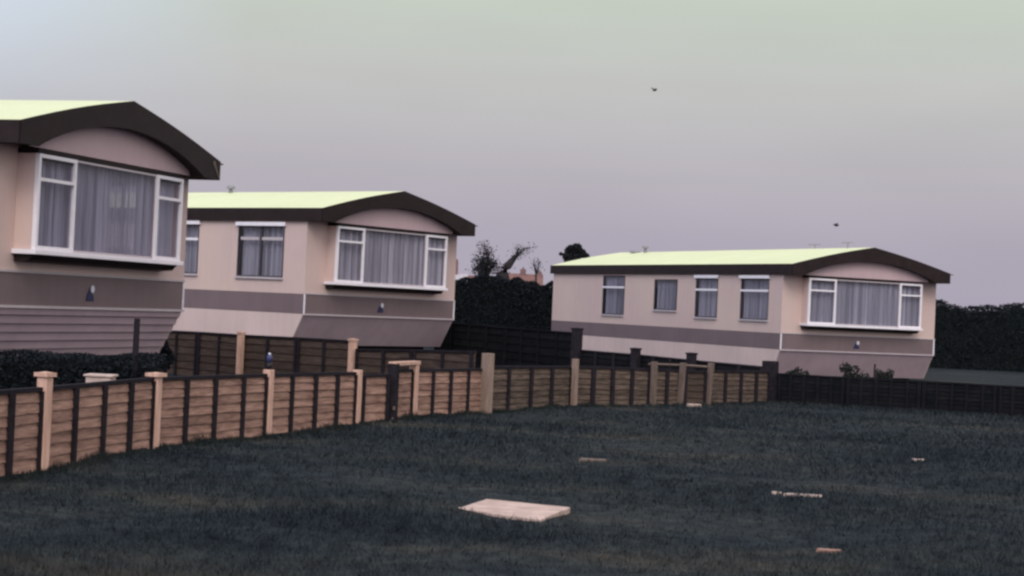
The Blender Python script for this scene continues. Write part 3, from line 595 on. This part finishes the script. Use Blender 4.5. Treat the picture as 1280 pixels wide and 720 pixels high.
def shrub(name, c, rx, ry, h, n, size, m_, label, cat='shrub', group=None, core=True, cc=14):
    root = empty(name, (0, 0, 0)); tag(root, label, cat, group)
    C = Vector(c); L_ = []
    for _ in range(cc):
        q = Vector((random.uniform(-rx, rx) * .75, random.uniform(-ry, ry) * .75, random.uniform(.25, .85) * h)); r = random.uniform(.2, .4) * min(h, rx * 2)
        a = RNG.normal(size=(n // cc, 3)); a /= np.linalg.norm(a, axis=1)[:, None]; a *= (r * RNG.uniform(.35, 1, n // cc) ** .5)[:, None]
        L_.append(a + np.array([C.x + q.x, C.y + q.y, C.z + q.z]))
    P_ = np.concatenate(L_); P_[:, 2] = np.maximum(P_[:, 2], C.z + .01)
    leaves('foliage', P_, size, m_, root)
    s = MB()
    for _ in range(5): s.tube([(C.x, C.y, C.z - .05), (C.x + random.uniform(-rx, rx) * .4, C.y, C.z + h * .4), (C.x + random.uniform(-rx, rx) * .7, C.y + random.uniform(-ry, ry) * .5, C.z + h * .8)], [.02, .014, .006], 5)
    s.build('stem', BARK, root); return root
shrub('shrub', (*gat(209, 27.4).xy, .2), .11, .2, .72, 1600, .03, LEAFD, 'narrow dark bush beside the right corner of the left caravan')
for u, d, wd, v, lab in ((1000, 44.5, .33, 461, 'low dark plant at the left foot of the right caravan gable'), (1072, 45.5, .38, 457.5, 'spreading dark plant below the middle of the right caravan gable'), (1108, 45.8, .22, 464, 'smallest dark plant, right of the thin stake by the right caravan')):
    P = gat(u, d); shrub('garden_plant', tuple(P), wd, .2, ztop(u, v, P) - P.z, 900, .035, LEAFP, lab, 'plant', cc=8)
P = gat(1096, 45.0); q = MB(); q.tube([(P.x, P.y, -.05), (P.x, P.y, ztop(1096, 455, P))], [.03, .025], 6); tag(q.build('stake', BATT), 'thin dark stake standing below the right caravan bay window', 'stake')

# ------------------------------------------------------------ lawn slab and bits
cs = [gnd(571, 637.5), gnd(608, 626), gnd(712, 636.5), gnd(675, 652.5)]
def slab(name, corners, h, m_, label, cat, ragged=.008):
    rd = random.Random(len(label)); ring = []; n = len(corners)
    for i in range(n):
        a, b = corners[i], corners[(i + 1) % n]
        for j in range(7):
            p = lerp(a, b, j / 7); ring.append((p.x + rd.uniform(-ragged, ragged), p.y + rd.uniform(-ragged, ragged) * 1.5))
    mb = MB(); k = len(ring); cx = sum(p[0] for p in ring) / k; cy = sum(p[1] for p in ring) / k; zb = G(cx, cy)
    vs = [(x, y, zb - .06) for x, y in ring] + [(x, y, zb + h) for x, y in ring] + [(lerp(x, cx, .03), lerp(y, cy, .03), zb + h + .006) for x, y in ring]
    fs = [(i, (i + 1) % k, k + (i + 1) % k, k + i) for i in range(k)] + [(k + i, k + (i + 1) % k, 2 * k + (i + 1) % k, 2 * k + i) for i in range(k)] + [tuple(range(2 * k, 3 * k))]
    mb.add(vs, fs); o = mb.build(name, m_); tag(o, label, cat); PATCH.append([(c.x, c.y) for c in corners]); return o
slab('concrete_slab', cs, .018, CONC, 'square pinkish concrete slab set in the dark lawn in the foreground', 'slab')
def bit(u, v, w, dy, h, m_, name, label, cat):
    P = gnd(u, v); ww = w * P.y / F / 2
    return slab(name, [Vector((P.x - ww, P.y - dy, 0)), Vector((P.x - ww * .8, P.y + dy, 0)), Vector((P.x + ww, P.y + dy * .6, 0)), Vector((P.x + ww * .85, P.y - dy, 0))], h, m_, label, cat, .008)
bit(741, 577, 36, .10, .012, POSTM, 'flat_stone', 'dull flat stone lying on the lawn beyond the concrete slab', 'stone')
bit(1003, 624, 50, .03, .014, STICK, 'timber_offcut', 'long pale stick lying on the right of the lawn', 'stick')
bit(971, 621, 13, .03, .014, STICK, 'stone_chip', 'small pale chip left of the long stick on the lawn', 'stone')
bit(1036, 687, 32, .04, .012, WOODA, 'brick_fragment', 'reddish fragment lying nearest the bottom right of the lawn', 'brick')
bit(867, 508, 19, .16, .04, CONC, 'door_step', 'pale little step at the foot of the far gate', 'step')
bit(1148, 578, 16, .05, .012, STICK, 'stone_chip', 'pale flat chip at the right side of the lawn, farthest from the camera', 'stone')
grass()

def tufts():
    runs = [(pts[i], pts[i + 1]) for i in range(len(pts) - 1)] + [(gA, gC), (gC, gD)] + [(pB[i], pB[i + 1]) for i in range(3)] + [(pB[3], g2c)] + [(ee[i], ee[i + 1]) for i in range(6)]
    X_ = []; H_ = []
    for a, b in runs:
        ln = (b - a).length; n = int(ln * 900); t = RNG.random(n); d = (b - a).normalized(); nn = Vector((d.y, -d.x, 0)); nn = -nn if nn.y > 0 else nn
        o = .05 + np.abs(RNG.normal(0, .09, n)); x = a.x + (b.x - a.x) * t + nn.x * o; y = a.y + (b.y - a.y) * t + nn.y * o
        c = .5 + .5 * np.sin(t * ln * 2.3 + a.x) * np.sin(t * ln * 5.1); X_.append(np.stack([x, y], -1)); H_.append((.04 + .13 * c * RNG.random(n)) * np.exp(-o * 4))
    P_ = np.concatenate(X_); h = np.concatenate(H_); n = len(h); z = gz(P_[:, 0], P_[:, 1]) - .005
    a = RNG.uniform(0, 2 * np.pi, n); wd = .006; le = h * RNG.uniform(.1, .6, n); b = RNG.uniform(0, 2 * np.pi, n)
    V = np.stack([np.stack([P_[:, 0] - np.cos(a) * wd, P_[:, 1] - np.sin(a) * wd, z], -1), np.stack([P_[:, 0] + np.cos(a) * wd, P_[:, 1] + np.sin(a) * wd, z], -1), np.stack([P_[:, 0] + np.cos(b) * le, P_[:, 1] + np.sin(b) * le, z + h], -1)], 1).reshape(-1, 3)
    o = fastmesh('long_grass', V, np.arange(3 * n).reshape(-1, 3), TUFTM, size=3); tag(o, 'uncut dark grass fringe growing along the foot of the fences', 'grass', kind='stuff')
TUFTM = mat('long_grass', (.016, .022, .024), .9, c2=(.035, .038, .036), scale=2, spec=.05)
tufts()

# ------------------------------------------------------------ hedge, trees and far houses
def hedge(x0, x1, y, dep, h, label, n, seed, leaf=.045, amp=1):
    rd = np.random.default_rng(seed); root = empty('hedge', (0, 0, 0)); tag(root, label, 'hedge')
    def top(x): return h + amp * (.10 * np.sin(x * 1.7 + seed) + .06 * np.sin(x * 4.1) + .05 * np.sin(x * 9.3))
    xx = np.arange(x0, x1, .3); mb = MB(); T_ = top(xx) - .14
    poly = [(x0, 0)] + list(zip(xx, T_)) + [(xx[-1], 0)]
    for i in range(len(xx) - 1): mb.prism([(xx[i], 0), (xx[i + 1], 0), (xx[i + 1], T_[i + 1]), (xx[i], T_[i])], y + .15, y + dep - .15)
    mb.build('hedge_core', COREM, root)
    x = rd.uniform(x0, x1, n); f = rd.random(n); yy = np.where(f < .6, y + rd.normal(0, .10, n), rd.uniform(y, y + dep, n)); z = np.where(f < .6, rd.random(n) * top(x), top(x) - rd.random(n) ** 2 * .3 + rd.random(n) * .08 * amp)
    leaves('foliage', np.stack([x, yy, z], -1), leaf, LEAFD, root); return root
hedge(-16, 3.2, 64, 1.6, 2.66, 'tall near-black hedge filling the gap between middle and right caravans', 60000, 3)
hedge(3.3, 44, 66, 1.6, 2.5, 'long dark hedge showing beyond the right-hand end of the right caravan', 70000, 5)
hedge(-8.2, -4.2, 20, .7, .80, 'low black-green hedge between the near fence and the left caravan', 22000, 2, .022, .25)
def branchy(name, base_, main, subs, rad, label, cat='tree', leafn=0, leaf=.05, twigs=30, tw=.5):
    root = empty(name, base_); tag(root, label, cat); B = Vector(base_)
    t = MB(); t.tube([Vector(p) - B for p in main], rad, 8); tr_ = t.build('trunk', BARK, root, smooth=True)
    c = MB(); tips = []
    for s in subs:
        s = [Vector(p) - B for p in s]; c.tube(s, [rad[-1] * 1.3 + .02, rad[-1] * .9 + .01, .012][:len(s)] if len(s) <= 3 else [lerp(.04, .01, i / (len(s) - 1)) for i in range(len(s))], 6); tips += s[1:]
    tips += [Vector(p) - B for p in main[2:]] * 2
    for _ in range(twigs):
        a = random.choice(tips); d = Vector((random.gauss(0, 1), random.gauss(0, 1), abs(random.gauss(.3, .8)))).normalized() * random.uniform(.3, 1) * tw
        c.tube([a, a + d * .5 + Vector((0, 0, .03)), a + d], [.016, .011, .005], 4)
    if subs: c.build('branch', BARK, root)
    if leafn:
        C = []
        for _ in range(leafn):
            a = random.choice(tips); C.append(a + Vector((random.gauss(0, 1), random.gauss(0, 1), random.gauss(0, .9))) * tw * .38)
        leaves('crown', C, leaf, LEAFB, root)
    return root
D1 = 66
def a1(u, v): return at(u, v, D1)
b1 = a1(606, 350); b1.z = 0
branchy('scrub_tree', b1, [b1, a1(607, 345), a1(609, 330)], [[a1(609, 340), a1(610, 325), a1(608, 318), a1(605.5, 310)], [a1(607, 345), a1(602, 335), a1(599, 325)], [a1(608, 345), a1(614, 335), a1(616, 331)], [a1(606, 348), a1(600, 342), a1(597, 338)], [a1(608, 342), a1(604, 334), a1(603, 330)]],
    [.16, .1, .06], 'sparse upright scrubby tree above the hedge beside the middle caravan', leafn=2600, leaf=.035, twigs=50, tw=.42)
b2 = a1(628, 352); b2.z = 0
branchy('leaning_tree', b2, [b2, a1(628, 352), a1(629, 343), a1(634, 333), a1(644, 321), a1(649, 317)], [[a1(647, 318), a1(652, 315), a1(657, 311), a1(665, 309.5)], [a1(646, 320), a1(647, 313), a1(649, 310)], [a1(632, 336), a1(627, 334), a1(624, 334)], [a1(630, 345), a1(625, 341), a1(622, 343)]],
    [.34, .32, .25, .17, .09, .04], 'bare dark tree leaning right over the hedge', leafn=700, leaf=.032, twigs=26, tw=.34)
b3 = at(672, 350, 75); b3.z = 0
branchy('sapling', b3, [b3, at(670, 345, 75), at(670, 336, 75)], [[at(670, 342, 75), at(668, 333, 75), at(667, 328, 75)], [at(671, 342, 75), at(673, 335, 75), at(674, 330, 75)]], [.06, .04, .025], 'wispy pale sapling in front of the far brown roof', leafn=150, leaf=.03, twigs=14, tw=.35)
# bushy tree behind the far end of the right caravan
def bushy(u, v, D, rw, rh, label):
    c = at(u, v, D); b = Vector((c.x, c.y, 0)); root = empty('bushy_tree', b); tag(root, label, 'tree')
    t = MB(); t.tube([(0, 0, -.1), (.05, 0, c.z * .5), (0, 0, c.z - rh * .6)], [.22, .17, .12], 8)
    for a in range(6): t.tube([(0, 0, c.z - rh * .9), (math.cos(a) * rw * .3, math.sin(a) * .2, c.z - rh * .3), (math.cos(a) * rw * .5, math.sin(a) * .3, c.z + rh * .1)], [.06, .035, .01], 5)
    t.build('trunk', BARK, root)
    C = []
    for (dx, dz, r) in ((-.25, .35, .42), (.1, .5, .40), (.45, .22, .32), (-.5, -.05, .34), (0, -.1, .45), (.78, .02, .22), (-.3, -.5, .4), (.2, -.6, .4), (-.72, .05, .12), (.95, -.4, .22), (1.0, -.7, .2), (-.95, .1, .1), (-.55, .35, .16)):
        n = int(3500 * r); a = RNG.normal(size=(n, 3)); a /= np.linalg.norm(a, axis=1)[:, None]; a *= (RNG.uniform(.3, 1, n) ** .5 * r)[:, None]
        C.append(np.stack([(a[:, 0] + dx) * rw, a[:, 1] * rw, c.z + (a[:, 2] + dz) * rh], -1))
    leaves('crown', np.concatenate(C), .04, LEAFB, root)
bushy(718.5, 320, 70, .62, .60, 'round-headed dark tree behind the far end of the right caravan roof')
def house(u0, u1, vr, D, depth, wallm, roofm, label, chim=(), eave=1.7, hip=0, gable=False):
    a, b = at(u0, vr, D), at(u1, vr, D); zr = (a.z + b.z) / 2; cx = (a.x + b.x) / 2; hw = abs(b.x - a.x) / 2; ze = zr - eave
    root = empty('house', (cx, D, 0)); tag(root, label, 'house', None)
    m_ = MB(); m_.box(-hw, 0, 0, hw, depth, ze)
    m_.prismx([(0, ze + .001), (depth, ze + .001), (depth / 2, zr - .1)], -hw, hw); m_.build('wall', wallm, root)
    m_ = MB(); e_ = .35
    for s in (0, 1):
        y0, y1 = (-e_, depth / 2) if s == 0 else (depth + e_, depth / 2)
        m_.prismx([(y0, ze - .1), (y1, zr), (y1, zr - .12), (y0, ze - .22)], -hw - .2, hw + .2)
    rf = m_.build('roof', roofm, root)
    for (uc, vt, w) in chim:
        c = at(uc, vt, D + depth / 2); m_ = MB(); m_.box(c.x - cx - w / 2, depth / 2 - .4, zr - .8, c.x - cx + w / 2, depth / 2 + .4, c.z); ch = m_.build('chimney', HBRICK, rf)
        m_ = MB(); m_.tube([(c.x - cx, depth / 2, c.z), (c.x - cx, depth / 2, c.z + .3)], [.14, .11], 8); m_.build('chimney_pot', HBRICK, ch)
    for i in range(2):
        x = -hw * .5 + i * hw; m_ = MB(); m_.box(x - .6, -.03, ze * .5, x + .6, .0, ze * .5 + 1.1); m_.build('window', GLD, root)
    return root
house(624, 678, 341.5, 240, 7, HBRICK, HROOF, 'far brown-roofed house with chimneys behind the hedge', ((654, 336.5, .85), (674.5, 340, .7)), eave=2.2)
house(540, 583, 341, 260, 7, HWALL, HWALL, 'far white-walled house just right of the middle caravan', ((571, 326, .5),), eave=1.6)
house(586, 600, 344, 250, 6, HBRICK, HROOF, 'small far pinkish roof between the scrubby tree and the white house', eave=1.5)

# ------------------------------------------------------------ birds
def bird(u, v, D, s, label, flip=1):
    p = at(u, v, D); root = empty('bird', p); tag(root, label, 'bird', None)
    b = MB(); b.tube([(-.14 * s, 0, .0), (-.09 * s, 0, .01 * s), (0, 0, .0), (.08 * s, 0, .015 * s), (.12 * s, 0, .03 * s), (.16 * s, 0, .02 * s)], [.01 * s, .035 * s, .055 * s, .04 * s, .03 * s, .006 * s], 8); b.build('body', BIRD, root, smooth=True)
    for sd_ in (-1, 1):
        w = MB(); w.add([(.05 * s, .02 * sd_ * s, .02 * s), (-.06 * s, .02 * sd_ * s, .02 * s), (-.08 * s, .16 * sd_ * s, .10 * s), (.02 * s, .17 * sd_ * s, .11 * s), (-.07 * s, .30 * sd_ * s, .05 * s), (.05 * s, .02 * sd_ * s, .03 * s), (-.06 * s, .02 * sd_ * s, .03 * s), (-.08 * s, .16 * sd_ * s, .112 * s), (.02 * s, .17 * sd_ * s, .122 * s)],
                        [(0, 1, 2, 3), (3, 2, 4), (5, 8, 7, 6), (8, 4, 7), (0, 3, 8, 5), (1, 6, 7, 2)]); w.build('wing', BIRD, root)
    root.rotation_euler = (R(10), 0, R(35) * flip); return root
bird(818, 113, 70, .8, 'small dark bird flying high in the open sky')
bird(1045.5, 282, 70, .8, 'small dark bird flying low over the right caravan roof', -1)
